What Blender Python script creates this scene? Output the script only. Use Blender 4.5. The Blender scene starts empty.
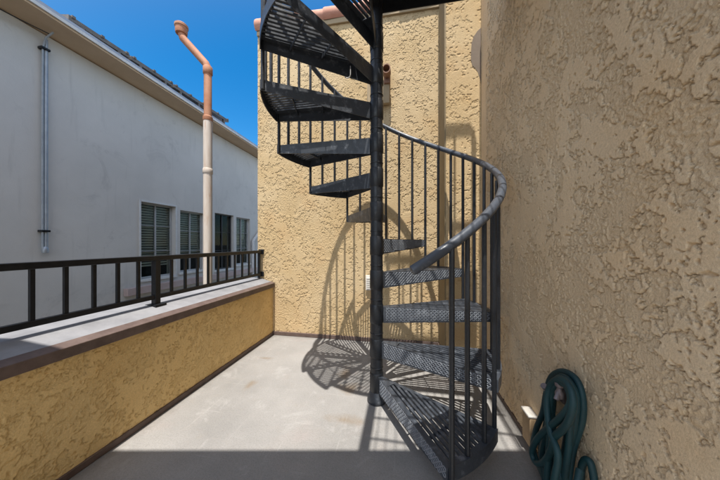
import bpy, math, random
import numpy as np
from mathutils import Vector, Matrix
random.seed(7)
R = math.radians
scene = bpy.context.scene
COL = scene.collection

# ------------------------------------------------------------------ helpers
class MB:
    """collects shapes and links them as ONE mesh object"""
    def __init__(s): s.v = []; s.f = []; s.m = []
    def add(s, vs, fs, m=0):
        b = len(s.v); s.v += [tuple(p) for p in vs]
        s.f += [tuple(i + b for i in f) for f in fs]; s.m += [m] * len(fs)
        return s
    def box(s, x0, x1, y0, y1, z0, z1, m=0, mat=None):
        vs = [Vector(p) for p in ((x0,y0,z0),(x1,y0,z0),(x1,y1,z0),(x0,y1,z0),(x0,y0,z1),(x1,y0,z1),(x1,y1,z1),(x0,y1,z1))]
        if mat: vs = [mat @ p for p in vs]
        return s.add(vs, [(0,3,2,1),(4,5,6,7),(0,1,5,4),(1,2,6,5),(2,3,7,6),(3,0,4,7)], m)
    def prism(s, pts, z0, z1, m=0):
        """pts: ccw xy polygon"""
        n = len(pts)
        vs = [(x, y, z0) for x, y in pts] + [(x, y, z1) for x, y in pts]
        fs = [tuple(range(n - 1, -1, -1)), tuple(range(n, 2 * n))]
        fs += [(i, (i + 1) % n, n + (i + 1) % n, n + i) for i in range(n)]
        return s.add(vs, fs, m)
    def tube(s, pts, r, n=12, m=0, caps=True, closed=False):
        pts = [Vector(p) for p in pts]; k = len(pts)
        rr = r if isinstance(r, (list, tuple)) else [r] * k
        tang = []
        for i in range(k):
            if closed: t = pts[(i + 1) % k] - pts[i - 1]
            else: t = pts[min(i + 1, k - 1)] - pts[max(i - 1, 0)]
            tang.append(t.normalized())
        up = Vector((0, 0, 1)) if abs(tang[0].z) < .9 else Vector((1, 0, 0))
        nrm = (up - tang[0] * up.dot(tang[0])).normalized()
        vs = []
        for i in range(k):
            nrm = (nrm - tang[i] * nrm.dot(tang[i])).normalized()
            b = tang[i].cross(nrm)
            for j in range(n):
                a = 2 * math.pi * j / n
                vs.append(pts[i] + (nrm * math.cos(a) + b * math.sin(a)) * rr[i])
        fs = []
        for i in range(k if closed else k - 1):
            i2 = (i + 1) % k
            for j in range(n):
                fs.append((i*n+j, i*n+(j+1)%n, i2*n+(j+1)%n, i2*n+j))
        if caps and not closed:
            fs.append(tuple(range(n - 1, -1, -1))); fs.append(tuple((k-1)*n + j for j in range(n)))
        return s.add(vs, fs, m)
    def bar(s, a, b, w, d=None, m=0, rot=0.0):
        """square bar from a to b"""
        a = Vector(a); b = Vector(b); d = d or w
        t = (b - a).normalized()
        up = Vector((0, 0, 1)) if abs(t.z) < .9 else Vector((math.sin(rot), math.cos(rot), 0))
        x = t.cross(up).normalized() * (w / 2); y = t.cross(x).normalized() * (d / 2)
        vs = [a-x-y, a+x-y, a+x+y, a-x+y, b-x-y, b+x-y, b+x+y, b-x+y]
        return s.add(vs, [(0,3,2,1),(4,5,6,7),(0,1,5,4),(1,2,6,5),(2,3,7,6),(3,0,4,7)], m)
    def lathe(s, prof, c=(0,0,0), n=20, m=0):
        """prof: (r, z) list bottom to top round a vertical axis"""
        vs = []
        for r, z in prof:
            for j in range(n):
                a = 2*math.pi*j/n; vs.append((c[0]+r*math.cos(a), c[1]+r*math.sin(a), c[2]+z))
        fs = []
        for i in range(len(prof)-1):
            for j in range(n): fs.append((i*n+j, i*n+(j+1)%n, (i+1)*n+(j+1)%n, (i+1)*n+j))
        fs.append(tuple(range(n-1,-1,-1))); fs.append(tuple((len(prof)-1)*n+j for j in range(n)))
        return s.add(vs, fs, m)
    def build(s, name, mats, parent=None, smooth=35, bevel=0, loc=None):
        me = bpy.data.meshes.new(name); me.from_pydata(s.v, [], s.f)
        for mt in (mats if isinstance(mats, (list, tuple)) else [mats]): me.materials.append(mt)
        if len(me.materials) > 1: me.polygons.foreach_set('material_index', s.m)
        me.update()
        if smooth:
            me.polygons.foreach_set('use_smooth', [True]*len(me.polygons)); me.set_sharp_from_angle(angle=R(smooth))
        o = bpy.data.objects.new(name, me); COL.objects.link(o)
        if loc is not None: o.location = loc
        if parent: o.parent = parent
        if bevel:
            b = o.modifiers.new('bevel', 'BEVEL'); b.width = bevel; b.segments = 2; b.limit_method = 'ANGLE'; b.angle_limit = R(40)
        return o

def tag(o, label=None, cat=None, group=None, kind=None):
    if label: o['label'] = label
    if cat: o['category'] = cat
    if group: o['group'] = group
    if kind: o['kind'] = kind
    return o
def thing(name, label, cat, loc=(0,0,0), group=None):
    o = bpy.data.objects.new(name, None); COL.objects.link(o); o.location = loc; o.empty_display_size = .1
    return tag(o, label, cat, group)
def dup(o, parent=None):
    c = o.copy(); COL.objects.link(c); c.parent = parent
    for ch in list(o.children): dup(ch, c)
    return c

# ------------------------------------------------------------------ materials
def newmat(name):
    m = bpy.data.materials.new(name); m.use_nodes = True
    nt = m.node_tree; b = nt.nodes['Principled BSDF']
    return m, nt, b
def N(nt, t, **kw):
    n = nt.nodes.new(t)
    for k, v in kw.items():
        if k.startswith('_'): setattr(n, k[1:], v)
        else: n.inputs[k.replace('__', ' ')].default_value = v
    return n
def ramp(nt, fac, stops):
    r = nt.nodes.new('ShaderNodeValToRGB'); e = r.color_ramp.elements
    while len(e) < len(stops): e.new(.5)
    for i, (p, c) in enumerate(stops):
        e[i].position = p; e[i].color = (c[0], c[1], c[2], 1) if not isinstance(c, (int, float)) else (c, c, c, 1)
    nt.links.new(fac, r.inputs[0]); return r.outputs[0]
def mix(nt, a, b, fac, blend='MIX'):
    m = nt.nodes.new('ShaderNodeMix'); m.data_type = 'RGBA'; m.blend_type = blend
    for i, x in ((6, a), (7, b)):
        if hasattr(x, 'is_linked') or hasattr(x, 'links'): nt.links.new(x, m.inputs[i])
        else: m.inputs[i].default_value = (*x, 1)
    if hasattr(fac, 'links'): nt.links.new(fac, m.inputs[0])
    else: m.inputs[0].default_value = fac
    return m.outputs[2]
def noise(nt, scale, detail=4, rough=.55, vec=None, dist=0.0, stretch=None):
    n = N(nt, 'ShaderNodeTexNoise', Scale=scale, Detail=detail, Roughness=rough, Distortion=dist)
    tc = nt.nodes.new('ShaderNodeTexCoord'); src = tc.outputs['Object'] if vec is None else vec
    if stretch:
        mp = nt.nodes.new('ShaderNodeMapping'); mp.inputs['Scale'].default_value = stretch
        nt.links.new(src, mp.inputs[0]); src = mp.outputs[0]
    nt.links.new(src, n.inputs['Vector']); return n.outputs[0]
def bump(nt, b, h, strength=.3, dist=.01):
    n = N(nt, 'ShaderNodeBump', Strength=strength, Distance=dist)
    if b.inputs['Normal'].is_linked:
        nt.links.new(b.inputs['Normal'].links[0].from_socket, n.inputs['Normal'])
    nt.links.new(h, n.inputs['Height']); nt.links.new(n.outputs[0], b.inputs['Normal'])

def m_stucco(name, c0, c1, fine=.5, warm=None):
    m, nt, b = newmat(name)
    col = mix(nt, c0, c1, ramp(nt, noise(nt, 1.7, 5, .6), [(.35, 0), (.68, 1)]))
    if warm: col = mix(nt, col, warm, ramp(nt, noise(nt, 3.1, 3, .5), [(.55, 0), (.75, .55)]))
    sp = ramp(nt, noise(nt, 160, 2, .6), [(.3, .88), (.7, 1.08)])
    col = mix(nt, col, sp, 1.0, 'MULTIPLY')
    nt.links.new(col, b.inputs['Base Color'])
    b.inputs['Roughness'].default_value = .95; b.inputs['Specular IOR Level'].default_value = .08
    at = nt.nodes.new('ShaderNodeAttribute'); at.attribute_name = 'plateau'
    inv = N(nt, 'ShaderNodeMath', _operation='MULTIPLY_ADD'); inv.inputs[1].default_value = -.55; inv.inputs[2].default_value = 1.0
    nt.links.new(at.outputs['Fac'], inv.inputs[0])
    hm = N(nt, 'ShaderNodeMath', _operation='MULTIPLY')
    nt.links.new(noise(nt, 210, 4, .65), hm.inputs[0]); nt.links.new(inv.outputs[0], hm.inputs[1])
    bump(nt, b, hm.outputs[0], fine, .004)
    h2 = N(nt, 'ShaderNodeMath', _operation='MULTIPLY')
    nt.links.new(ramp(nt, noise(nt, 85, 5, .7), [(.35, 0), (.62, 1)]), h2.inputs[0]); nt.links.new(inv.outputs[0], h2.inputs[1])
    bump(nt, b, h2.outputs[0], .45, .004)
    return m

def m_plain(name, c0, c1=None, rough=.5, metal=0.0, scale=6, bscale=0, bstr=.15, spec=.5, stretch=None, bdist=.003, lo=.35, hi=.65):
    m, nt, b = newmat(name)
    if c1: nt.links.new(mix(nt, c0, c1, ramp(nt, noise(nt, scale, 6, .62, stretch=stretch), [(lo, 0), (hi, 1)])), b.inputs['Base Color'])
    else: b.inputs['Base Color'].default_value = (*c0, 1)
    b.inputs['Roughness'].default_value = rough; b.inputs['Metallic'].default_value = metal
    b.inputs['Specular IOR Level'].default_value = spec
    if bscale: bump(nt, b, noise(nt, bscale, 4, .6), bstr, bdist)
    return m

def m_iron(name, wear=.5, base=(.018, .021, .027), worn=(.10, .115, .14)):
    m, nt, b = newmat(name)
    f = ramp(nt, noise(nt, 17, 8, .72), [(.66 - .2*wear, 0), (.80, 1)])
    col = mix(nt, base, worn, f)
    dust = ramp(nt, noise(nt, 90, 3, .6), [(.55, 0), (.8, .22)])
    col = mix(nt, col, (.12, .115, .105), dust)
    nt.links.new(col, b.inputs['Base Color'])
    nt.links.new(ramp(nt, noise(nt, 30, 4, .6), [(.3, .32), (.7, .52)]), b.inputs['Roughness'])
    bump(nt, b, noise(nt, 120, 3, .6), .12, .002)
    return m

def m_floor():
    m, nt, b = newmat('painted_concrete')
    tc = nt.nodes.new('ShaderNodeTexCoord')
    big = noise(nt, 1.6, 6, .62); mid = noise(nt, 9, 6, .7); fine = noise(nt, 140, 4, .7)
    col = mix(nt, (.205, .198, .188), (.272, .261, .247), ramp(nt, big, [(.35, 0), (.65, 1)]))
    col = mix(nt, col, (.245, .225, .20), ramp(nt, mid, [(.56, 0), (.74, .55)]))
    col = mix(nt, col, (.29, .25, .232), ramp(nt, noise(nt, 2.7, 4, .55), [(.55, 0), (.75, .5)]))     # pinkish worn paint
    sp = ramp(nt, fine, [(.28, .72), (.5, 1.0), (.75, 1.1)])
    col = mix(nt, col, sp, 1.0, 'MULTIPLY')
    col = mix(nt, col, (.20, .19, .178), ramp(nt, noise(nt, 48, 6, .75), [(.54, 0), (.68, .55)]))
    col = mix(nt, col, (.34, .33, .315), ramp(nt, noise(nt, 4.2, 7, .72, dist=.6), [(.56, 0), (.64, .4)]))
    # rusty stains near the pole
    sep = nt.nodes.new('ShaderNodeSeparateXYZ'); nt.links.new(tc.outputs['Object'], sep.inputs[0])
    def spot(cx, cy, rx, ry):
        v = N(nt, 'ShaderNodeVectorMath', _operation='SUBTRACT'); nt.links.new(tc.outputs['Object'], v.inputs[0]); v.inputs[1].default_value = (cx, cy, 0)
        w = N(nt, 'ShaderNodeVectorMath', _operation='DIVIDE'); nt.links.new(v.outputs[0], w.inputs[0]); w.inputs[1].default_value = (rx, ry, 1)
        l = N(nt, 'ShaderNodeVectorMath', _operation='LENGTH'); nt.links.new(w.outputs[0], l.inputs[0])
        a = N(nt, 'ShaderNodeMath', _operation='ADD'); nt.links.new(l.outputs['Value'], a.inputs[0]); sc_ = N(nt, 'ShaderNodeMath', _operation='MULTIPLY'); sc_.inputs[1].default_value = 2.2; nt.links.new(mid, sc_.inputs[0]); nt.links.new(sc_.outputs[0], a.inputs[1])
        r_ = N(nt, 'ShaderNodeMapRange'); r_.inputs[1].default_value = 1.15; r_.inputs[2].default_value = 2.0; r_.inputs[3].default_value = .6; r_.inputs[4].default_value = 0
        nt.links.new(a.outputs[0], r_.inputs[0]); return r_.outputs[0]
    for s in ((-.36, 1.52, .17, .06), (-.40, 1.86, .12, .10), (-.50, 2.05, .07, .20), (-1.35, 2.2, .12, .03), (-1.2, 1.75, .05, .1)):
        col = mix(nt, col, (.17, .115, .06), spot(*s))
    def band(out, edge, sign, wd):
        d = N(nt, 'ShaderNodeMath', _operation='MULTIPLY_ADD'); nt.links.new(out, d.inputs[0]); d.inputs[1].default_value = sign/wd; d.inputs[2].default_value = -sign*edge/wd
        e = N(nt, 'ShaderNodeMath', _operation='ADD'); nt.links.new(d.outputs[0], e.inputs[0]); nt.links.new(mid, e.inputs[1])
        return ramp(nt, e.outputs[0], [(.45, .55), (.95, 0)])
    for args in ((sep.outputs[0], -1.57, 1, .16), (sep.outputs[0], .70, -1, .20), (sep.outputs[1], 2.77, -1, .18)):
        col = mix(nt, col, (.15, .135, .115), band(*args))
    # scored 1 ft grid, half filled with paint
    P = .315
    def line(out, off):
        a = N(nt, 'ShaderNodeMath', _operation='ADD'); nt.links.new(out, a.inputs[0]); a.inputs[1].default_value = -off + 40*P
        q = N(nt, 'ShaderNodeMath', _operation='DIVIDE'); nt.links.new(a.outputs[0], q.inputs[0]); q.inputs[1].default_value = P
        w = N(nt, 'ShaderNodeMath', _operation='PINGPONG'); nt.links.new(q.outputs[0], w.inputs[0]); w.inputs[1].default_value = .5
        return w.outputs[0]
    mn = N(nt, 'ShaderNodeMath', _operation='MINIMUM')
    nt.links.new(line(sep.outputs[0], -.043), mn.inputs[0]); nt.links.new(line(sep.outputs[1], 1.13), mn.inputs[1])
    g = ramp(nt, mn.outputs[0], [(.006, 1), (.016, 0)])
    gm = N(nt, 'ShaderNodeMath', _operation='MULTIPLY'); nt.links.new(g, gm.inputs[0]); nt.links.new(ramp(nt, noise(nt, 5, 4, .6), [(.46, .0), (.70, .5)]), gm.inputs[1])
    col = mix(nt, col, (.33, .318, .30), gm.outputs[0])
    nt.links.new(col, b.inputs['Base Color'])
    b.inputs['Roughness'].default_value = .75; b.inputs['Specular IOR Level'].default_value = .35
    agg = noise(nt, 55, 5, .72)
    col2 = None
    bump(nt, b, agg, .35, .006); bump(nt, b, fine, .4, .004); bump(nt, b, mid, .12, .01); bump(nt, b, gm.outputs[0], -.25, .004)
    return m

M = {}
TAN0, TAN1 = (.54, .395, .215), (.61, .47, .285)
M['stucco'] = m_stucco('tan_stucco', TAN0, TAN1, .6, (.55, .37, .19))
M['stucco_right'] = m_stucco('tan_stucco_aged', (.72, .55, .355), (.78, .62, .42), .8, (.74, .525, .30))
M['stucco_low'] = m_stucco('ochre_stucco', (.75, .53, .24), (.78, .57, .275), .6, (.75, .505, .21))
M['trim_tan'] = m_plain('tan_smooth_paint', (.42, .33, .21), (.36, .275, .17), .8, scale=5, bscale=60, spec=.25)
M['side_shaded'] = m_plain('tan_paint_shade_tone', (.30, .23, .135), (.25, .19, .11), .8, scale=5, bscale=60, spec=.25)  # shade on the chase's left side is put into this darker tan
M['grey_patch'] = m_plain('patch_grey_brown', (.21, .165, .125), (.175, .135, .10), .9, scale=12, bscale=80)
M['floor'] = m_floor()
M['iron'] = m_iron('stair_iron', .0, (.012, .0145, .019), (.05, .057, .07))
M['iron_worn'] = m_iron('stair_iron_worn', .6, (.036, .042, .052), (.21, .23, .26))
M['lug_steel'] = m_iron('worn_lug_steel', .9, (.17, .185, .21), (.30, .32, .34))
M['handrail_paint'] = m_iron('handrail_worn_paint', .4, (.048, .057, .073), (.13, .145, .17))
M['rail_iron'] = m_plain('railing_black_paint', (.008, .009, .011), (.016, .017, .019), .38, scale=20, spec=.3)
M['cap'] = m_plain('coping_grey_paint', (.235, .235, .245), (.17, .17, .18), .75, scale=7, bscale=50, bstr=.2)
M['brown'] = m_plain('brown_trim_paint', (.085, .055, .045), (.13, .09, .075), .6, scale=14, bscale=60, bstr=.25)
def m_white():
    m, nt, b = newmat('white_plaster')
    col = mix(nt, (.60, .575, .545), (.53, .51, .485), ramp(nt, noise(nt, .9, 6, .62), [(.35, 0), (.65, 1)]))
    col = mix(nt, col, (.40, .385, .37), ramp(nt, noise(nt, 1.7, 8, .72, dist=.6), [(.57, 0), (.70, .6)]))
    col = mix(nt, col, (.56, .535, .505), ramp(nt, noise(nt, 2.6, 6, .7), [(.60, 0), (.66, .5)]))
    col = mix(nt, col, (.45, .43, .41), ramp(nt, noise(nt, 2.2, 5, .6, stretch=(1, 4, .35)), [(.58, 0), (.72, .5)]))
    nt.links.new(col, b.inputs['Base Color']); b.inputs['Roughness'].default_value = .9; b.inputs['Specular IOR Level'].default_value = .15
    bump(nt, b, noise(nt, 60, 5, .7), .3, .006); bump(nt, b, noise(nt, 4, 4, .6), .25, .02)
    return m
M['white_wall'] = m_white()
M['eave'] = m_plain('beige_eave_paint', (.60, .455, .31), (.53, .39, .26), .75, scale=2, bscale=30)
M['flash'] = m_plain('grey_flashing', (.33, .36, .42), (.24, .27, .32), .45, scale=4, metal=.3)
M['white_trim'] = m_plain('white_trim_paint', (.62, .61, .60), (.52, .515, .51), .5, scale=9)
M['frame_grey'] = m_plain('window_frame_paint', (.40, .41, .42), (.34, .35, .36), .55, scale=9)
M['dark_frame'] = m_plain('dark_frame_paint', (.05, .05, .055), (.035, .035, .04), .5, scale=9)
M['ledge'] = m_plain('stained_concrete', (.46, .38, .36), (.40, .30, .28), .85, scale=3, bscale=40)
M['galv'] = m_plain('galvanised_steel', (.36, .39, .43), (.28, .31, .35), .45, .35, scale=12)
M['rust'] = m_plain('rusty_red_primer', (.38, .15, .07), (.45, .225, .13), .75, scale=9, bscale=70)
M['dark_rust'] = m_plain('dark_rust', (.20, .10, .065), (.30, .17, .11), .8, scale=20, bscale=70)
M['cable'] = m_plain('black_cable', (.012, .012, .014), None, .6)
M['tile'] = m_plain('terracotta', (.44, .19, .125), (.56, .30, .21), .8, scale=7, bscale=90, bstr=.25)
M['mortar'] = m_plain('mortar', (.46, .42, .36), (.36, .32, .27), .95, scale=20, bscale=60, bstr=.4)
M['hose'] = m_plain('green_rubber_hose', (.005, .030, .036), (.010, .048, .055), .55, scale=8, bscale=180, bstr=.2, spec=.4)
M['pale_metal'] = m_plain('pale_cast_metal', (.22, .185, .185), (.15, .125, .13), .5, .4, scale=30)
M['white_plastic'] = m_plain('white_plastic', (.70, .665, .60), (.62, .58, .52), .45, scale=20)
M['tan_plastic'] = m_plain('painted_box_side', (.47, .33, .19), (.40, .27, .15), .7, scale=20)
M['asphalt'] = m_plain('asphalt', (.05, .05, .05), (.07, .068, .064), .9, scale=3, bscale=50)
M['soffit'] = m_plain('soffit_plaster', (.55, .47, .36), (.50, .42, .32), .85, scale=2, bscale=40)
M['panel'] = m_plain('solar_cell', (.012, .016, .035), (.016, .02, .045), .2, scale=3)
M['alu'] = m_plain('aluminium', (.17, .145, .12), (.11, .095, .085), .5, .3, scale=9)
def m_pipe():
    m, nt, b = newmat('vent_pipe_paint')
    w = mix(nt, (.60, .53, .46), (.52, .43, .35), ramp(nt, noise(nt, 6, 5, .6, stretch=(3, 3, .6)), [(.4, 0), (.7, 1)]))
    w = mix(nt, w, (.40, .20, .10), ramp(nt, noise(nt, 9, 6, .7, stretch=(3, 3, .35)), [(.55, 0), (.70, .7)]))
    nt.links.new(w, b.inputs['Base Color']); b.inputs['Roughness'].default_value = .6
    return m
M['pipe'] = m_pipe()
def m_glass():
    m, nt, b = newmat('window_glass'); out = nt.nodes['Material Output']
    t = N(nt, 'ShaderNodeBsdfTransparent'); t.inputs[0].default_value = (.86, .9, .89, 1)
    g = N(nt, 'ShaderNodeBsdfGlossy', Roughness=.02); f = N(nt, 'ShaderNodeFresnel', IOR=1.12)
    mx = nt.nodes.new('ShaderNodeMixShader'); nt.links.new(f.outputs[0], mx.inputs[0]); nt.links.new(t.outputs[0], mx.inputs[1]); nt.links.new(g.outputs[0], mx.inputs[2])
    nt.links.new(mx.outputs[0], out.inputs[0]); nt.nodes.remove(b)
    return m
M['glass'] = m_glass()
M['blind'] = m_plain('blind_slats', (.66, .67, .66), (.58, .59, .58), .6, scale=9)
M['room_dark'] = m_plain('dark_room', (.02, .02, .022), None, .9)

# ------------------------------------------------------------------ stucco relief (real displaced mesh)
def _hash(ix, iy, seed):
    h = (ix.astype(np.int64) * 374761393 + iy.astype(np.int64) * 668265263 + seed * 974634541) & 0x7fffffff
    h = ((h ^ (h >> 13)) * 1274126177) & 0x7fffffff
    h = h ^ (h >> 16)
    return h
def perlin(x, y, seed):
    ix = np.floor(x); iy = np.floor(y); fx = x - ix; fy = y - iy
    def g(dx, dy):
        a = _hash(ix + dx, iy + dy, seed).astype(np.float64) * (2*math.pi/65536.0)
        return np.cos(a) * (fx - dx) + np.sin(a) * (fy - dy)
    sx = fx*fx*fx*(fx*(fx*6-15)+10); sy = fy*fy*fy*(fy*(fy*6-15)+10)
    a = g(0,0)*(1-sx) + g(1,0)*sx; b = g(0,1)*(1-sx) + g(1,1)*sx
    return (a*(1-sy) + b*sy) * 1.5
def fbm(x, y, seed, oct=4, gain=.5):
    s = 0; a = 1; t = 0
    for o in range(oct):
        s = s + a*perlin(x*2**o, y*2**o, seed+o*17); t += a; a *= gain
    return s/t
def stucco_height(u, v, seed, scale=1.0, amp=.006, cover=0.0, slant=.5, hf=1.0, low_k=1.0, step=.004, lip=(.5, -.86)):
    """knock-down skip trowel: flat raised plateaus with ragged, steep edges over a pebbly lower coat (u, v in metres)"""
    x = u*scale; y = v*scale
    wx = x + .02*fbm(x*9, y*9, seed+90, 3); wy = y + .02*fbm(x*9+40, y*9, seed+91, 3)
    a = wx + slant*wy; b = wy - slant*wx
    n = 1.10*fbm(a*6.0, b*3.8, seed, 3, .55) + .48*perlin(wx*22, wy*19, seed+5) + hf*.36*perlin(wx*46, wy*42, seed+7) + hf*.24*perlin(wx*92, wy*85, seed+9) + .50*perlin(a*1.9, b*1.5, seed+8)
    t = (n - cover)
    pl = np.clip((t + .02)/.04, 0, 1); pl = pl*pl*(3-2*pl)
    low = .5 + .5*fbm(x*75, y*70, seed+20, 3, .6)
    dots = np.clip((perlin(x*52, y*48, seed+33) - .10)/.12, 0, 1)
    dots *= np.clip((perlin(x*6, y*6, seed+35) + .30)/.2, 0, 1)
    pits = np.clip((perlin(x*40, y*44, seed+53) - .42)/.08, 0, 1) * np.clip((perlin(x*7, y*7, seed+55) + .05)/.15, 0, 1)
    # the trowel leaves a torn, undercut lip along the lower edges of each plateau
    gy_, gx_ = np.gradient(t, step); gm_ = np.sqrt(gx_**2 + gy_**2) + 1e-6
    side = np.clip(.45 + 1.0*((-gx_)*lip[0] + (-gy_)*lip[1])/gm_, .06, 1.0)
    groove = np.exp(-(((t + .075)/.055)**2))*side
    low = (.46 + .22*low + .24*dots)*low_k + .62*(1-low_k)
    h = amp*(pl*(1 + .10*fbm(x*5, y*5, seed+40, 2))*(1 - .7*pits) + (1-pl)*(low*(1 - .92*groove)))
    return h, pl
def stucco_panel(name, origin, uvec, vvec, nvec, lu, lv, step, seed, mat, parent=None, scale=1.0, amp=.006, cover=0.0, slant=.5, hf=1.0, low_k=1.0, lip=(.5, -.86), smooth_edge=None):
    nu = int(lu/step) + 1; nv = int(lv/step) + 1
    U, V = np.meshgrid(np.linspace(0, lu, nu), np.linspace(0, lv, nv))
    h, pl = stucco_height(U, V, seed, scale, amp, cover, slant, hf, low_k, step, lip)
    if smooth_edge is not None:
        k = smooth_edge(U, V); h = h*k; pl = 1 - (1-pl)*k
    o = np.array(origin); uu = np.array(uvec, float); vv = np.array(vvec, float); nn = np.array(nvec, float)
    P = o + U[..., None]*uu + V[..., None]*vv + h[..., None]*nn
    P = P.reshape(-1, 3)
    # closed back: four corner verts behind so the wall has thickness
    i = np.arange(nu*nv).reshape(nv, nu)
    q = np.stack([i[:-1, :-1], i[:-1, 1:], i[1:, 1:], i[1:, :-1]], -1).reshape(-1, 4)
    if np.dot(np.cross(uu, vv), nn) < 0: q = q[:, ::-1]
    me = bpy.data.meshes.new(name)
    me.vertices.add(len(P)); me.vertices.foreach_set('co', P.astype(np.float32).ravel())
    me.loops.add(q.size); me.loops.foreach_set('vertex_index', q.astype(np.int32).ravel())
    me.polygons.add(len(q)); me.polygons.foreach_set('loop_start', np.arange(0, q.size, 4, dtype=np.int32))
    me.update(calc_edges=True)
    me.polygons.foreach_set('use_smooth', np.ones(len(q), bool))
    at = me.attributes.new('plateau', 'FLOAT', 'POINT'); at.data.foreach_set('value', pl.astype(np.float32).ravel())
    me.materials.append(mat); me.validate()
    ob = bpy.data.objects.new(name, me); COL.objects.link(ob)
    if parent: ob.parent = parent
    return ob

# ------------------------------------------------------------------ camera, light
F, H, CX, CY = 244.3, 1.13, 360.0, 243.0
TH = math.atan(43/F)
cam = bpy.data.cameras.new('camera'); camo = bpy.data.objects.new('camera', cam); COL.objects.link(camo)
cam.sensor_width = 36; cam.lens = 36*F/720; cam.shift_y = 3/720; cam.clip_start = .03; cam.clip_end = 3000
camo.location = (0, 0, H); camo.rotation_euler = (R(90), 0, TH)
scene.camera = camo
def ray_X(px, X, py=None):
    """where the sight line of column px meets the plane x = X (survey of the neighbour's wall)"""
    k = (px - CX)/F; Z = X/(k*math.cos(TH) - math.sin(TH))
    Y = k*Z*math.sin(TH) + Z*math.cos(TH)
    return (Y, None if py is None else H + (CY - py)*Z/F)

w = bpy.data.worlds.new('World'); scene.world = w; w.use_nodes = True
nt = w.node_tree; bg = nt.nodes['Background']
sky = nt.nodes.new('ShaderNodeTexSky'); sky.sky_type = 'NISHITA'; sky.sun_disc = False
SUN_EL = math.atan2(1, .316)
sky.sun_elevation = SUN_EL; sky.sun_rotation = R(180); sky.altitude = 600; sky.air_density = 1.0; sky.dust_density = .3; sky.ozone_density = 2.2
hs = nt.nodes.new('ShaderNodeHueSaturation'); hs.inputs['Saturation'].default_value = 1.4; hs.inputs['Hue'].default_value = .495
# whiter, brighter towards the sun, deeper blue away from it
tc = nt.nodes.new('ShaderNodeTexCoord'); dp_ = N(nt, 'ShaderNodeVectorMath', _operation='DOT_PRODUCT'); dp_.inputs[1].default_value = (.2, -.80, .56)
nt.links.new(tc.outputs['Generated'], dp_.inputs[0])
def mr(a, b, lo, hi):
    n = N(nt, 'ShaderNodeMapRange', _interpolation_type='SMOOTHSTEP'); n.inputs[1].default_value = a; n.inputs[2].default_value = b; n.inputs[3].default_value = lo; n.inputs[4].default_value = hi
    nt.links.new(dp_.outputs['Value'], n.inputs[0]); return n.outputs[0]
nt.links.new(mr(-.35, .45, 1.42, .5), hs.inputs['Saturation']); nt.links.new(mr(-.1, .6, .93, 1.5), hs.inputs['Value'])
nt.links.new(sky.outputs[0], hs.inputs['Color']); nt.links.new(hs.outputs[0], bg.inputs[0]); bg.inputs[1].default_value = .15
sl = bpy.data.lights.new('sun', 'SUN'); sl.energy = 5.0; sl.angle = R(.5); sl.color = (1, .955, .89)
so = bpy.data.objects.new('sun', sl); COL.objects.link(so); so.location = (0, -3, 8)
so.rotation_euler = Vector((-.005, .316, -1)).to_track_quat('-Z', 'Y').to_euler()
scene.view_settings.view_transform = 'Standard'; scene.view_settings.look = 'None'
scene.view_settings.gamma = 1; scene.view_settings.exposure = 0.66
scene.view_settings.use_curve_mapping = False
scene.cycles.max_bounces = 12; scene.cycles.diffuse_bounces = 8; scene.cycles.transmission_bounces = 8

# ------------------------------------------------------------------ setting
BW, RWX, RWY, PX = 2.79, .707, 2.398, -1.585         # back wall y, right wall x and far end, parapet face x
fl = MB().box(-1.62, 4.2, -7, 3.4, -.2, 0).build('deck_floor', M['floor'], smooth=0); tag(fl, kind='structure')
gr = MB().add([(-400,-400,-3.2),(400,-400,-3.2),(400,400,-3.2),(-400,400,-3.2)], [(0,1,2,3)]).build('ground', M['asphalt'], smooth=0); tag(gr, kind='structure')

# --- back wall
bw = thing('stucco_wall', 'tall sunlit tan stucco wall behind the spiral stair, crossed by the stair shadow', 'wall', (-.4, BW, 0))
def at0(o, root):       # keep world placement below a root that is moved
    o.location = -Vector(root.location); return o
def part(mb, name, mat, root, **kw):
    o = mb.build(name, mat, root, **kw); o.location = -Vector(root.location); return o
WT = 3.70
o = stucco_panel('wall_face', (-1.788, BW, .0), (1,0,0), (0,0,1), (0,-1,0), 2.19, WT, .0034, 11, M['stucco'], bw, scale=1.15, amp=.0064, cover=.0, slant=.35, hf=.62, low_k=.85); at0(o, bw)
def bulge(U, V):        # smooth dark patch with a rounded left edge, against the corner
    return np.ones_like(U)
part(MB().box(-1.786, 3.9, BW+.004, BW+4, -3.19, WT+.09), 'wall_core', M['trim_tan'], bw, smooth=0)
part(MB().box(-1.788, 3.9, BW-.028, BW+.003, WT, WT+.10), 'top_trim', M['trim_tan'], bw, bevel=.004)
part(MB().box(PX-.01, 3.9, BW-.022, BW+.003, .001, .045), 'base_trim', M['brown'], bw, bevel=.003)
# roof tiles on the wall top
mb = MB(); x = -1.80; k = 0
while x < 3.6:
    L = .44; r0, r1 = (.088, .100)
    seg = []
    for (xx, r) in ((x, r1), (x+.012, r1+.004), (x+L+.03, r0)):
        seg += [(xx, BW+.03 + r*math.cos(R(a)), WT+.13 + r*.95*math.sin(R(a))) for a in range(-50, 231, 20)]
    m_ = len(range(-50, 231, 20))
    mb.add(seg, [(j*m_+i, j*m_+i+1, (j+1)*m_+i+1, (j+1)*m_+i) for j in range(2) for i in range(m_-1)])
    mb.add(seg[:m_] + [(x, p[1]*.86+(BW+.03)*.14, p[2]*.86+(WT+.13)*.14) for p in seg[:m_]], [(i, i+1, m_+i+1, m_+i) for i in range(m_-1)])
    x += L
o = part(mb, 'roof_tiles', M['tile'], bw, smooth=50)
part(MB().tube([(-1.797, BW+.03, WT+.13), (3.7, BW+.03, WT+.13)], .08, 16), 'tile_mortar', M['mortar'], bw)

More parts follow.
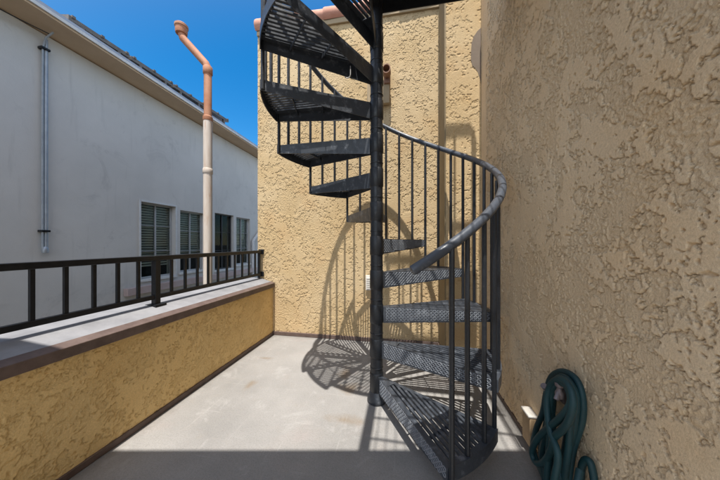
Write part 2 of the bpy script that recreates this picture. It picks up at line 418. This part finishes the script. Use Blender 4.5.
# --- projecting chase in the corner
CYF, CXL = 2.40, .385
ch = thing('wall_chase', 'narrow projecting stucco chase between the sunlit back wall and the shaded right wall', 'wall', (.55, CYF, 0))
o = stucco_panel('front_face', (CXL+.012, CYF, .0), (1,0,0), (0,0,1), (0,-1,0), .31, 4.4, .0042, 23, M['stucco'], ch, scale=.95, amp=.0055, cover=-.16, slant=.5, hf=.8); at0(o, ch)
part(MB().box(CXL, .9, CYF+.003, BW-.03, 0, 4.41), 'side_face', M['side_shaded'], ch, bevel=.01)
part(MB().box(CXL-.012, RWX, CYF-.014, CYF+.001, .001, .045).box(CXL-.012, CXL-.001, CYF+.001, BW-.03, .001, .045), 'base_trim', M['brown'], ch, bevel=.003)
pts = [(.702,3.10),(.672,3.075),(.640,3.03),(.622,2.97),(.618,2.90),(.616,2.82),(.628,2.765),(.655,2.735),(.675,2.70),(.690,2.65),(.703,2.60)]  # outline of a flat dark patch beside the right corner
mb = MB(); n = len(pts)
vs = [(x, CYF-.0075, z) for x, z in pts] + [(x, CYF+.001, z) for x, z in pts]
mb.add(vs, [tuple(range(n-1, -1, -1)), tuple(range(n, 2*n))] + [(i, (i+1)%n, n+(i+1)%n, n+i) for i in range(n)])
o = part(mb, 'dark_patch', M['grey_patch'], ch, smooth=40); o['label'] = 'flat dark grey-brown patch with a rounded edge'

# --- metal box with rusty pipe mouth
bx = thing('pipe_box', 'weathered grey metal box with rusty pipe mouth on the back wall behind the pole', 'drain box', (-.27, BW-.02, 2.7))
part(MB().box(-.40, -.145, BW-.06, BW-.011, 2.69, 2.95), 'box', M['trim_tan'], bx, bevel=.006)
mb = MB(); 
c = Vector((-.175, BW-.08, 3.0)); prof = [(.044, .0), (.044, .09), (.035, .09), (.035, .01)]
def ring_y(mb, c, prof, n=18):
    vs = []
    for r, d in prof:
        for j in range(n):
            a = 2*math.pi*j/n; vs.append((c.x + r*math.cos(a), c.y - d, c.z + r*math.sin(a)*1.15))
    mb.add(vs, [(i*n+j, i*n+(j+1)%n, (i+1)*n+(j+1)%n, (i+1)*n+j) for i in range(len(prof)-1) for j in range(n)] + [tuple((len(prof)-1)*n + j for j in range(n))])
ring_y(mb, c, prof)
part(mb, 'pipe_mouth', M['dark_rust'], bx)
part(MB().box(-.21, -.14, BW-.08, BW-.012, 2.9, 3.04), 'bracket', M['dark_rust'], bx, bevel=.006)

# --- small white vent
vt = thing('wall_vent', 'small white louvred vent low on the back wall behind the stair pole', 'vent', (-.37, BW-.02, .74))
part(MB().box(-.42, -.31, BW-.03, BW-.004, .59, .76), 'frame', M['white_plastic'], vt, bevel=.003)
mb = MB()
for i in range(6):
    z = .607 + i*.023
    mb.box(-.409, -.321, BW-.042, BW-.028, z, z+.012)
part(mb, 'louvres', M['white_plastic'], vt)

# --- right wall
rw = thing('stucco_wall', 'big shaded tan stucco wall filling the right side, the green hose hanging on it', 'wall', (RWX, 1, 0))
def edge_smooth(U, V):   # trowelled-smooth strip along the far end
    return np.clip((1.83 - U - .015*np.sin(V*7) - .02*np.sin(V*2.3))/.03, 0, 1)*.93 + .07
o = stucco_panel('wall_face', (RWX, .42, 0), (0,1,0), (0,0,1), (-1,0,0), 1.975, 3.45, .0023, 41, M['stucco_right'], rw, scale=1.3, amp=.0108, cover=.0, slant=-.45, hf=.75, low_k=1.0, lip=(-.6, -.8), smooth_edge=edge_smooth); at0(o, rw)
o = stucco_panel('wall_face', (RWX, -.60, 0), (0,1,0), (0,0,1), (-1,0,0), 1.02, 3.45, .006, 47, M['stucco_right'], rw, scale=1.3, amp=.0108, cover=.0, slant=-.45, hf=.75, low_k=1.0, lip=(-.6, -.8)); at0(o, rw)
part(MB().box(RWX+.0015, RWX+.02, -.6, RWY, 3.45, 4.41), 'upper_face', M['stucco_right'], rw, smooth=0)
part(MB().box(RWX+.002, RWX+.3, -7, -.60, 0, 4.4).box(RWX+.006, RWX+3.2, -.60, RWY-.012, -.19, 4.42), 'wall_core', M['stucco_right'], rw, smooth=0)
part(MB().box(RWX-.014, RWX+.003, -7, RWY+.01, .001, .03), 'base_trim', M['brown'], rw, bevel=.003)

# --- parapet
pp = thing('parapet_wall', 'low ochre stucco parapet along the left edge of the deck with grey coping and brown trim', 'parapet', (PX, 1, 0))
o = stucco_panel('wall_face', (PX, -.3, 0), (0,1,0), (0,0,1), (1,0,0), BW+.3, .6, .0034, 77, M['stucco_low'], pp, scale=1.2, amp=.0066, cover=-.06, slant=-.5); at0(o, pp)
part(MB().box(-1.86, PX-.003, -7, BW+.003, -3.19, .60), 'wall_core', M['stucco_low'], pp, smooth=0)
prof = [(-1.555, .592), (-1.555, .640), (-1.595, .662), (-1.595, .60), (-1.57, .592)]
def extr_y(mb, prof, y0, y1):
    n = len(prof)
    vs = [(x, y0, z) for x, z in prof] + [(x, y1, z) for x, z in prof]
    mb.add(vs, [tuple(range(n)), tuple(range(2*n-1, n-1, -1))] + [(i, n+i, n+(i+1)%n, (i+1)%n) for i in range(n)])
    return mb
part(extr_y(MB(), [(-1.552, .588), (-1.552, .640), (-1.600, .658), (-1.600, .588)], -7, BW-.012), 'fascia_trim', M['brown'], pp, smooth=0, bevel=.003)
part(extr_y(MB(), [(-1.601, .602), (-1.601, .655), (-1.74, .693), (-1.90, .700), (-1.90, .602)], -7, BW-.012), 'coping', M['cap'], pp, smooth=0, bevel=.002)
part(MB().box(PX-.002, PX+.016, -7, BW-.02, .001, .036), 'base_trim', M['brown'], pp, bevel=.003)

# --- guard railing
XR = -1.735
gr_ = thing('guard_railing', 'black metal guard railing standing on the coping of the ochre parapet', 'railing', (XR, 1.464, .69))
part(MB().box(XR-.019, XR+.019, -7, BW-.012, 1.006, 1.040), 'top_rail', M['rail_iron'], gr_, bevel=.003)
part(MB().box(XR-.014, XR+.014, -7, BW-.012, .732, .762), 'bottom_rail', M['rail_iron'], gr_, bevel=.003)
for k in range(-24, 11):
    y = 1.464 + .1185*k
    if k == 0 or k == -12 or k == -24:
        part(MB().box(XR-.019, XR+.019, y-.019, y+.019, .688, 1.006), 'post', M['rail_iron'], gr_, bevel=.003)
        part(MB().box(XR-.045, XR+.045, y-.04, y+.04, .684, .697), 'base_plate', M['rail_iron'], gr_)
    else:
        part(MB().box(XR-.008, XR+.008, y-.008, y+.008, .760, 1.006), 'baluster', M['rail_iron'], gr_)
part(MB().box(XR-.013, XR+.013, BW-.07, BW-.045, .70, 1.006), 'end_post', M['rail_iron'], gr_)
for z in (.745, 1.022):
    part(MB().box(XR-.035, XR+.035, BW-.022, BW-.006, z-.03, z+.03), 'wall_bracket', M['rail_iron'], gr_, bevel=.004)

# ------------------------------------------------------------------ spiral stair
PC = Vector((-.186, 1.743, 0)); RT = .775; RB = .778
A1 = R(-71.4) + TH; DA = R(30.19); WEDGE = R(29.4); Z1, RISE = .192, .2420
LZ = 2.87          # landing level
st = thing('spiral_staircase', 'dark iron spiral staircase with slotted treads in the middle of the deck', 'staircase', PC)
def spart(mb, name, mat, parent=st, **kw): return mb.build(name, mat, parent, **kw)
mb = MB(); mb.lathe([(.044, 0.004), (.044, 3.85)], n=28)
spart(mb, 'pole', M['iron'])
mb = MB().lathe([(.062, 0.0), (.068, .012), (.066, .03), (.054, .06), (.0445, .085)], n=28)
spart(mb, 'pole_base', M['iron_worn'])
for k in range(11):
    z = Z1 + RISE*k
    mb = MB().lathe([(.0452, z-.115), (.0485, z-.11), (.0485, z+.012), (.0455, z+.018)], n=28)
    spart(mb, 'sleeve', M['iron'])
    mb = MB().lathe([(.0462, z+.05), (.0470, z+.052), (.0470, z+.056), (.0462, z+.058)], n=28)
    spart(mb, 'spacer_ring', M['iron'])

def flange_h(r): return .114 - (.114-.062)*(r-.05)/(RT-.05)
def lozenges(mb, x0, x1, f_h, out, y0=0.0, m=0):
    """raised diamond-plate lugs on the vertical plate y=0 facing -y (out): alternate slants"""
    p = .0165; i = 0; x = x0 + .012
    while x < x1 - .012:
        z = -.010; j = 0
        while z > -f_h(x) + .008:
            s = 1 if (i + j) % 2 else -1
            c = Vector((x, y0, z)); d = Vector((.0062, 0, .0062*s)); e = Vector((-.0024*s, 0, .0024)); t = Vector((0, out*.0022, 0))
            vs = [c-d, c+e, c+d, c-e, c-d*.45+t, c+d*.45+t]
            fs = [(0,1,5,4),(1,2,5),(2,3,4,5),(3,0,4)] if s < 0 else [(4,5,1,0),(5,2,1),(5,4,3,2),(4,0,3)]
            mb.add(vs, fs, m)
            z -= p*.72; j += 1
        x += p*.72; i += 1
def make_tread():
    root_mb = MB()
    # hub plate near the pole, top lip strips, slats, outer band, rear flange
    wx, wy = math.cos(WEDGE), math.sin(WEDGE)
    T = .005
    hub = [(.046*math.cos(a), .046*math.sin(a)) for a in (WEDGE, WEDGE*.5, 0)]
    hub = hub + [(.165, 0), (.165*wx*1.0, .165*wy)]
    root_mb.prism(hub, -T, 0)
    root_mb.prism([(.165, 0.0), (RT-.006, 0.0), (RT-.008, .026), (.165, .026)], -T, 0)          # front lip strip
    y = .026 + .012; sl, pitch = .0148, .0275
    while y < RT*wy - .03:
        xa = max(.16, (y + sl)/math.tan(WEDGE) + .012); xb = math.sqrt((RT-.012)**2 - (y+sl)**2)
        if xb - xa > .03:
            root_mb.box(xa, xb, y, y+sl, -.012, -.001)
        y += pitch
    # rear lip + flange
    Mr = Matrix.Rotation(WEDGE, 4, 'Z')
    root_mb.box(.16, RT-.004, -.020, -.004, -T, 0, mat=Mr)
    n = 14
    def vplate(mb, x0, x1, y0, y1, mat=None):
        vs = [Vector(p) for p in ((x0,y0,-flange_h(x0)),(x1,y0,-flange_h(x1)),(x1,y1,-flange_h(x1)),(x0,y1,-flange_h(x0)),(x0,y0,.0012),(x1,y0,.0012),(x1,y1,.0012),(x0,y1,.0012))]
        if mat: vs = [mat @ v for v in vs]
        mb.add(vs, [(0,3,2,1),(4,5,6,7),(0,1,5,4),(1,2,6,5),(2,3,7,6),(3,0,4,7)])
    vplate(root_mb, .05, RT-.003, -.004, .0005, Mr)
    # stiffener under the slats across the wedge
    for rr in (.40, .60):
        a0 = Vector((rr, .002, -.022)); a1 = Vector((rr*wx, rr*wy, -.022))
        root_mb.bar(a0, a1, .006, .020)
    # outer arc band
    vs = []
    for i in range(n+1):
        a = WEDGE*i/n; c, s_ = math.cos(a), math.sin(a)
        for r, z in ((RT-.005, -.062), (RT, -.062), (RT, .0016), (RT-.005, .0016)): vs.append((r*c, r*s_, z))
    fs = []
    for i in range(n):
        for j in range(4): fs.append((i*4+j, i*4+(j+1)%4, (i+1)*4+(j+1)%4, (i+1)*4+j))
    fs += [(3,2,1,0), (n*4, n*4+1, n*4+2, n*4+3)]
    root_mb.add(vs, [tuple(reversed(f)) for f in fs])
    # arc top flange where balusters stand
    vs = []; 
    for i in range(n+1):
        a = WEDGE*i/n; c, s_ = math.cos(a), math.sin(a)
        for r, z in ((RT-.030, -.004), (RT-.004, -.004), (RT-.004, .0008), (RT-.030, .0008)): vs.append((r*c, r*s_, z))
    fs = []
    for i in range(n):
        for j in range(4): fs.append((i*4+j, (i+1)*4+j, (i+1)*4+(j+1)%4, i*4+(j+1)%4))
    root_mb.add(vs, fs)
    t = spart(root_mb, 'tread', M['iron_worn'], smooth=30)
    fm = MB(); vplate(fm, .049, RT+.001, -.0045, -.0005); lozenges(fm, .06, RT, flange_h, -1, -.0045, 1)
    fm.build('riser_plate', [M['iron_worn'], M['lug_steel']], t, smooth=25)
    return t
t0 = make_tread()
for k in range(11):
    t = t0 if k == 0 else dup(t0, st)
    t.location = (0, 0, Z1 + RISE*k); t.rotation_euler = (0, 0, A1 + DA*k)
# handrail helix
def zrail(a): return 1.115 + (a - A1)/DA*RISE
pts = []
a = A1 - R(12)
pts.append((RB*math.cos(a-R(.25)), RB*math.sin(a-R(.25)), zrail(a-R(.25)))); pts.append((RB*math.cos(a), RB*math.sin(a), zrail(a))); a += R(.3)
while a < A1 + DA*11.05:
    pts.append((RB*math.cos(a), RB*math.sin(a), zrail(a))); a += R(2)
hr = MB().tube(pts, [.010, .0195] + [.0215]*(len(pts)-2), 16)
spart(hr, 'handrail', M['handrail_paint'])
# balusters, three per tread
for k in range(0, 33):
    tr = min(k//3, 10); a = A1 - R(.7) + DA*k/3; rb = RT - .017; zb = Z1 + RISE*tr
    if k == 0: a = A1 + R(.6); rb = RT + .012; zb -= .058
    elif k % 3 == 0: zb = Z1 + RISE*(tr-1) - .058
    x, y = rb*math.cos(a), rb*math.sin(a)
    mb = MB().tube([(x, y, zb), (x, y, zrail(a)-.008)], .0115, 10)
    spart(mb, 'baluster', M['iron'])
# landing: open bar grating from the pole towards the roof deck
lx0, lx1, ly0, ly1 = -.03, .87, -1.33, .02       # relative to the pole
mb = MB()
for k in range(int((lx1-lx0)/.055)):
    x = lx0 + .02 + k*.055
    mb.box(x, x+.006, ly0+.01, ly1-.22, LZ-.026, LZ)
for k in range(8):
    y = ly0 + .08 + k*.17
    mb.box(lx0+.01, lx1-.01, y, y+.012, LZ-.020, LZ-.004)
mb.box(lx0+.002, lx1-.002, ly1-.225, ly1-.008, LZ-.012, LZ)
ld = spart(mb, 'landing', M['iron'])
fm = MB()
fm.box(lx0, lx1, ly1-.006, ly1, LZ-.085, LZ+.002).box(lx0-.012, lx0+.05, ly0, ly1-.006, LZ-.085, LZ+.002).box(lx1-.008, lx1, ly0, ly1-.006, LZ-.085, LZ+.002)
fm.build('landing_beam', M['rail_iron'], ld, smooth=25)
g = MB()
for k in range(12):
    y = ly0 + .05 + k*.115
    g.tube([(lx1-.03, y, LZ), (lx1-.03, y, 4.27)], .0105, 8)
gy = ly1 - .03
for k in range(6):
    x = -.156*k + .484 + .156 - PC.x - .0
    if x < lx0: break
    g.tube([(x, gy, LZ), (x, gy, 4.27)], .0105, 8)
g.tube([(lx0+.02, gy, 3.38), (lx1-.02, gy, 3.38)], .016, 12)
g.tube([(lx0+.02, gy, 4.27), (lx1-.06, gy, 4.27), (lx1-.03, gy-.03, 4.27), (lx1-.03, ly0, 4.27)], .0215, 12)
g.build('landing_guard', M['iron'], ld)

# small hook under the tenth tread
a = A1 + DA*9 - .0; hk = Vector((PC.x + .20*math.cos(a), PC.y + .20*math.sin(a) , Z1 + RISE*9 - .090))
hk = hk + Vector((-math.sin(a), math.cos(a), 0))*.010
mb = MB(); pts = []
pts.append((0,0,.06)); pts.append((0,0,.0))
for i in range(9):
    q = math.pi*i/8*1.15; pts.append((-.020 + .020*math.cos(q), 0, -.020*math.sin(q)))
o = mb.tube(pts, .0034, 8).build('hook', M['white_trim'], loc=hk); tag(o, 'small bent wire hook hanging under a high stair tread', 'hook')

# ------------------------------------------------------------------ overhead deck that shades the foreground
z0, z1 = 2.90, 3.02
def ye(x): return .362 + .177*(x + .21)
dk = thing('roof_deck', 'overhanging plaster roof deck above the near end of the terrace', 'roof deck', (-.8, -.8, z0))
part(MB().prism([(-2.4, ye(-2.4)-.5), (RWX-.002, ye(RWX)-.5), (RWX-.002, ye(RWX)), (-2.4, ye(-2.4))], z0, z1), 'slab', M['soffit'], dk, smooth=0, bevel=.006)

# ------------------------------------------------------------------ hose, hanger, box on the right wall
hg = thing('hose_hanger', 'pale cast metal hose hanger holding the green hose on the right wall', 'hose hanger', (RWX, 1.16, .53))
part(MB().box(RWX-.025, RWX-.001, 1.19, 1.225, .43, .52), 'wall_plate', M['pale_metal'], hg, bevel=.006)
pts = [(RWX-.02, 1.222, .49), (RWX-.06, 1.19, .495), (RWX-.10, 1.165, .505), (RWX-.12, 1.155, .525)]
part(MB().tube(pts, [.018, .017, .016, .012], 12), 'arm', M['pale_metal'], hg)
hy, hz = ray_X(559.5, RWX-.12, 390)
part(MB().lathe([(.006, -.035), (.013, -.028), (.015, -.012), (.009, .0), (.008, .008), (.014, .014), (.016, .026), (.007, .034)], (RWX-.12, hy, hz), 14).tube([(RWX-.02, 1.222, hz-.03), (RWX-.12, hy, hz), (RWX-.14, hy-.015, hz-.03)], .008, 10), 'valve_cap', M['pale_metal'], hg)

def spline(ctrl, n=10):
    P = [Vector(c) for c in ctrl]; out = []
    for i in range(len(P)-1):
        p0 = P[max(i-1, 0)]; p1 = P[i]; p2 = P[i+1]; p3 = P[min(i+2, len(P)-1)]
        for j in range(n):
            t = j/n
            out.append(.5*((2*p1) + (p2-p0)*t + (2*p0-5*p1+4*p2-p3)*t*t + (3*p1-p0-3*p2+p3)*t**3))
    out.append(P[-1]); return out
hose_path = [(601,560,.02), (597,505,.025), (592,468,.03), (587,460,.035), (582,466,.035), (580,485,.03), (574,508,.03), (563,490,.025), (566,455,.022), (578,425,.022), (580,398,.022), (574,381,.028), (562,374,.03), (552,381,.03), (549,400,.028), (546,425,.028), (541,450,.032), (545,480,.035), (553,508,.035),
 (560,490,.03), (564,455,.03), (569,425,.028), (571,398,.03), (567,384,.035), (560,380,.04), (554,386,.04), (553,405,.04), (550,430,.04), (551,460,.045), (556,500,.05),
 (566,490,.05), (573,450,.045), (582,420,.045), (582,395,.045), (575,378,.05), (562,371.5,.06), (551,378,.055), (546,395,.05), (543,412,.05), (536,430,.055), (533,447,.06), (538,464,.07), (545,480,.08), (553,506,.085),
 (562,490,.08), (567,455,.075), (574,425,.075), (576,398,.075), (569,381,.08), (561,377,.085), (553,385,.085), (550,400,.085), (548,415,.08), (547,432,.08), (542,455,.085), (546,485,.09), (554,507,.1),
 (563,485,.1), (568,450,.1), (570,425,.105), (571,400,.105), (566,386,.11), (560,382,.115), (554,388,.115), (552,402,.115), (552,420,.11), (555,450,.11), (560,480,.115), (555,503,.125), (547,485,.13), (549,450,.13), (550,425,.13), (550,404,.128), (554,389,.13), (562,383,.135), (569,390,.14), (571,402,.15), (566,412,.155), (557,421,.15), (545,431,.145), (536,441,.145), (532,452,.14), (536,463,.135), (544,462,.135), (551,450,.14), (554,438,.145), (562,430,.15), (569,420,.155),
 (573,404,.155), (570,388,.15), (561,379,.145), (551,385,.14), (547,402,.145), (550,430,.155), (558,455,.16), (554,482,.165), (553,500,.16), (562,505,.15), (575,490,.12), (580,470,.08)]
P_ = []
for px, py, d in hose_path:
    X = RWX - .012 - d*.8; y, z = ray_X(px, X, py); P_.append((X, y, max(z, .020)))
pts = [Vector((p.x, p.y, max(p.z, .020))) for p in spline(P_, 8)]
ho = thing('garden_hose', 'dark green garden hose coiled over the hanger on the right wall', 'hose', (RWX-.1, 1.15, 0))
o = part(MB().tube(pts, .0120, 14), 'coil', M['hose'], ho, smooth=60)
part(MB().lathe([(.0132, 0), (.0145, .003), (.0145, .016), (.009, .02)], tuple(pts[0] - Vector((0, 0, .006))), 14), 'coupling', M['hose'], ho)

ob = thing('outlet_box', 'small outlet box with bright white lid low on the right wall beside the hose', 'outlet box', (RWX, 1.52, .1))
part(MB().box(RWX-.05, RWX-.001, 1.42, 1.505, .05, .205), 'body', M['tan_plastic'], ob, bevel=.004)
part(MB().box(RWX-.058, RWX-.001, 1.418, 1.505, .206, .220), 'lid', M['white_plastic'], ob, bevel=.005)

# ------------------------------------------------------------------ neighbour building
BX = -5.0
nb = thing('white_building', 'long white plastered building across the gap on the left with beige eave and dark windows', 'building', (BX, 5, -3.2))
wins = []
for (xa, xb, yt, yb, kind) in ((140.8, 175.0, 201.5, 277, 'big'), (180.2, 204.6, 210, 272.5, 'blind'), (214.8, 233.6, 212.6, 270.5, 'dark'), (236.4, 250, 217, 265, 'blind')):
    y0, zt = ray_X(xa, BX, yt); y1, zb = ray_X(xb, BX, yb); _, zb = ray_X(xa, BX, yb); wins.append((y0, y1, zb if kind != 'big' else .42, zt, kind))
# wall built round the openings
mb = MB(); ya = -6.0; th = .22
zs_lo, zs_hi = -3.2, 4.08
for (y0, y1, zb, zt, kd) in wins:
    mb.box(BX-th, BX, ya, y0, zs_lo, zs_hi)
    mb.box(BX-th, BX, y0, y1, zs_lo, zb); mb.box(BX-th, BX, y0, y1, zt, zs_hi)
    ya = y1
mb.box(BX-th, BX, ya, 16, zs_lo, zs_hi)
part(mb, 'wall', M['white_wall'], nb, smooth=0)
part(MB().box(BX-6, BX-.9, -6, 16, -3.19, 3.9), 'interior', M['room_dark'], nb, smooth=0)
XE = -4.6
part(extr_y(MB(), [(BX-.2, 4.081), (XE, 4.125), (XE, 4.20), (BX-.2, 4.30)], -6, 16.3), 'eave', M['eave'], nb, smooth=0)
part(MB().box(XE+.001, XE+.03, -6, 16.3, 4.150, 4.192), 'drip_edge', M['white_trim'], nb, smooth=0)
part(extr_y(MB(), [(XE-.03, 4.201), (XE-.03, 4.275), (BX-5, 5.2), (BX-5, 4.3)], -6, 16.3), 'roof', M['flash'], nb, smooth=0)
part(MB().box(BX+.001, BX+.10, wins[0][0]-.3, 16, .16, .30), 'ledge', M['ledge'], nb, bevel=.006)
for (y0, y1, zb, zt, kd) in wins:
    fr = M['dark_frame'] if kd == 'dark' else M['frame_grey']
    W = thing('window', None, None); del_keys = None
    W.parent = nb; W.location = (0, (y0+y1)/2 - 5, 3.2)
    off = Vector(nb.location) + Vector(W.location)
    def wpart(mb, name, mat, **kw):
        o = mb.build(name, mat, W, **kw); o.location = -off; return o
    t = .032; xg = BX - .11
    f = MB()
    f.box(xg-.03, xg+.03, y0, y0+t, zb, zt).box(xg-.03, xg+.03, y1-t, y1, zb, zt).box(xg-.03, xg+.03, y0+t, y1-t, zt-t, zt).box(xg-.03, xg+.03, y0+t, y1-t, zb, zb+t)
    ym = (y0+y1)/2
    f.box(xg-.02, xg+.028, ym-.011, ym+.011, zb+t, zt-t)
    for q in ((.34, .67) if kd != 'big' else (.36, .70)):
        z = zb + (zt-zb)*q
        f.box(xg-.012, xg+.020, y0+t, ym-.011, z-.006, z+.006).box(xg-.012, xg+.020, ym+.011, y1-t, z-.006, z+.006)
    wpart(f, 'frame', fr, bevel=.004)
    wpart(MB().box(xg-.004, xg+.002, y0+t, y1-t, zb+t, zt-t), 'glass', M['glass'], smooth=0)
    if kd != 'dark':
        s = MB(); z = zb + t + (.20 if kd == 'big' else .3)
        while z < zt - t:
            s.add([(xg-.045, y0+t, z), (xg-.022, y0+t, z+.030), (xg-.022, y1-t, z+.030), (xg-.045, y1-t, z),
                   (xg-.045, y0+t, z+.004), (xg-.022, y0+t, z+.034), (xg-.022, y1-t, z+.034), (xg-.045, y1-t, z+.004)],
                  [(0,1,2,3),(7,6,5,4),(0,4,5,1),(2,6,7,3),(1,5,6,2),(3,7,4,0)]); z += .052
        wpart(s, 'blind', M['blind'], smooth=0)
    wpart(MB().box(BX-.02, BX+.035, y0-.03, y1+.03, zb-.05, zb-.002), 'sill', M['white_trim'], bevel=.004)
    if kd == 'big':
        wpart(MB().box(BX+.001, BX+.018, y0-.04, y0-.004, zb-.002, zt+.03).box(BX+.001, BX+.018, y1+.004, y1+.04, zb-.002, zt+.03).box(BX+.001, BX+.03, y0-.004, y1+.004, zt, zt+.03), 'surround', M['white_trim'], bevel=.003)

# conduits with straps
cy, _ = ray_X(42.5, BX)
def px_z(px, py, X): return ray_X(px, X, py)[1]
cd = thing('wall_conduit', 'pair of grey conduits strapped to the white building wall, bent at the bottom', 'conduit', (BX+.04, cy, 2))
zt, zb = 3.86, px_z(43, 249, BX+.05)
part(MB().tube([(BX+.045, cy-.022, zb), (BX+.045, cy-.022, zt), (BX+.10, cy-.02, zt+.13), (BX+.18, cy+.01, zt+.22)], .011, 10), 'thin_conduit', M['galv'], cd)
part(MB().tube([(BX+.045, cy+.012, zb), (BX+.045, cy+.012, zt-.05), (BX+.045, cy+.012, zt+.14)], .018, 12), 'thick_conduit', M['galv'], cd)
for pz in (48, 231):
    z = px_z(43, pz, BX+.05)
    part(MB().box(BX+.001, BX+.08, cy-.05, cy+.04, z-.015, z+.015), 'strap', M['rail_iron'], cd, bevel=.004)
part(MB().lathe([(.012, -.06), (.030, -.055), (.034, -.015), (.028, .02), (.014, .035)], (BX+.05, cy, zb), 16), 'conduit_elbow', M['galv'], cd)
# sagging cable along the eave
p0y, p0z = ray_X(0, BX+.12, 9); 
pts = []
y_s, z_s = p0y - 1.4, p0z + .28
for i in range(17):
    t = i/16; y = y_s + (cy - y_s)*t; z = z_s + (4.05 - z_s)*t - .16*math.sin(math.pi*t)
    pts.append((BX+.12 + .02*t, y, z))
o = MB().tube(pts, .007, 8).build('cable', M['cable']); tag(o, 'thin black cable sagging along the white wall under the beige eave', 'cable')

# white drain pipe at the far end of the windows
wy_, wz_ = ray_X(253, BX+.06, 240)
dn = thing('drain_pipe', 'white drain pipe with an angled head beyond the last window of the white building', 'drain pipe', (BX+.06, wy_, 0))
part(MB().tube([(BX+.06, wy_, -3.1), (BX+.06, wy_, wz_-.05), (BX+.06, wy_+.04, wz_), (BX+.06, wy_+.9, wz_+.75)], .05, 12), 'pipe', M['white_trim'], dn)

# solar panels on a rail above the eave
ys, zs = ray_X(67.5, XE-.1, 20.5); ye2, ze2 = ray_X(229, XE-.1, 124)
L = (ye2-ys); n = 4
rise = (ze2-zs)/L; zb_ = zs + .035
for i in range(n):
    y0 = ys + L*i/n + .012; y1 = ys + L*(i+1)/n - .012
    za = zb_ + rise*(y0-ys); zc = zb_ + rise*(y1-ys)
    sp = thing('solar_panel', 'framed solar panel in the row standing above the eave of the white building', 'solar panel', (XE-.1, y0, 4.2), 'solar panels above the neighbouring eave')
    fm = MB().add([(XE-.1,y0,za),(XE-.1,y1,zc),(XE-.1,y1,zc+.065),(XE-.1,y0,za+.065),(XE-1.2,y0,za+.22),(XE-1.2,y1,zc+.22),(XE-1.2,y1,zc+.265),(XE-1.2,y0,za+.265)],
           [(0,1,2,3),(4,7,6,5),(0,4,5,1),(3,2,6,7),(0,3,7,4),(1,5,6,2)])
    part(fm, 'frame', M['alu'], sp, smooth=0)
    part(MB().add([(XE-.13,y0+.03,za+.068),(XE-.13,y1-.03,zc+.068),(XE-1.17,y1-.03,zc+.268),(XE-1.17,y0+.03,za+.268)], [(0,1,2,3)]), 'cells', M['panel'], sp, smooth=0)
    for q in (.2, .8):
        y = y0 + (y1-y0)*q; z = za + (zc-za)*q
        part(MB().box(XE-.16, XE-.101, y-.02, y+.02, 4.20, z+.02), 'foot', M['alu'], sp, smooth=0)
    for q in (.06, .5, .94):
        y = y0 + (y1-y0)*q; z = za + (zc-za)*q
        part(MB().box(XE-.112, XE-.080, y-.02, y+.02, z+.045, z+.078), 'clamp', M['alu'], sp, smooth=0)

# ------------------------------------------------------------------ vent pipe
vx, vy = -2.40, 2.675
vp = thing('vent_pipe', 'tall white and rust coloured vent pipe with a cranked top standing beyond the parapet', 'vent pipe', (vx, vy, -3.2))
zk, zr = 3.34, 2.68
part(MB().tube([(vx, vy, -3.19), (vx, vy, zr)], .050, 18), 'lower_pipe', M['pipe'], vp)
dirv = Vector((-.33*math.cos(TH), -.33*math.sin(TH), .37))
e = Vector((vx, vy, zk)) + dirv
part(MB().tube([(vx, vy, zr+.001), (vx, vy, zk-.02), tuple(Vector((vx, vy, zk-.02)) + dirv*.08 + Vector((0,0,.02))), tuple(e - dirv*.06), tuple(e + Vector((0,0,.05)))], .044, 18), 'upper_pipe', M['rust'], vp)
part(MB().lathe([(.052, zr-.03), (.055, zr-.02), (.055, zr+.02), (.046, zr+.03)], (vx, vy, 0), 18), 'pipe_coupling', M['rust'], vp)
part(MB().lathe([(.046, zk-.11), (.053, zk-.10), (.053, zk-.02), (.046, zk-.01)], (vx, vy, 0), 18), 'elbow_collar', M['rust'], vp)
part(MB().lathe([(.047, .02), (.062, .03), (.066, .06), (.066, .10), (.074, .11), (.074, .135), (.058, .15), (.02, .16)], e, 18), 'vent_cap', M['rust'], vp)
zl = 1.06+.95
part(MB().lathe([(.051, 1.99), (.056, 2.0), (.056, 2.05), (.051, 2.06)], (vx, vy, 0), 18), 'lower_coupling', M['pipe'], vp)
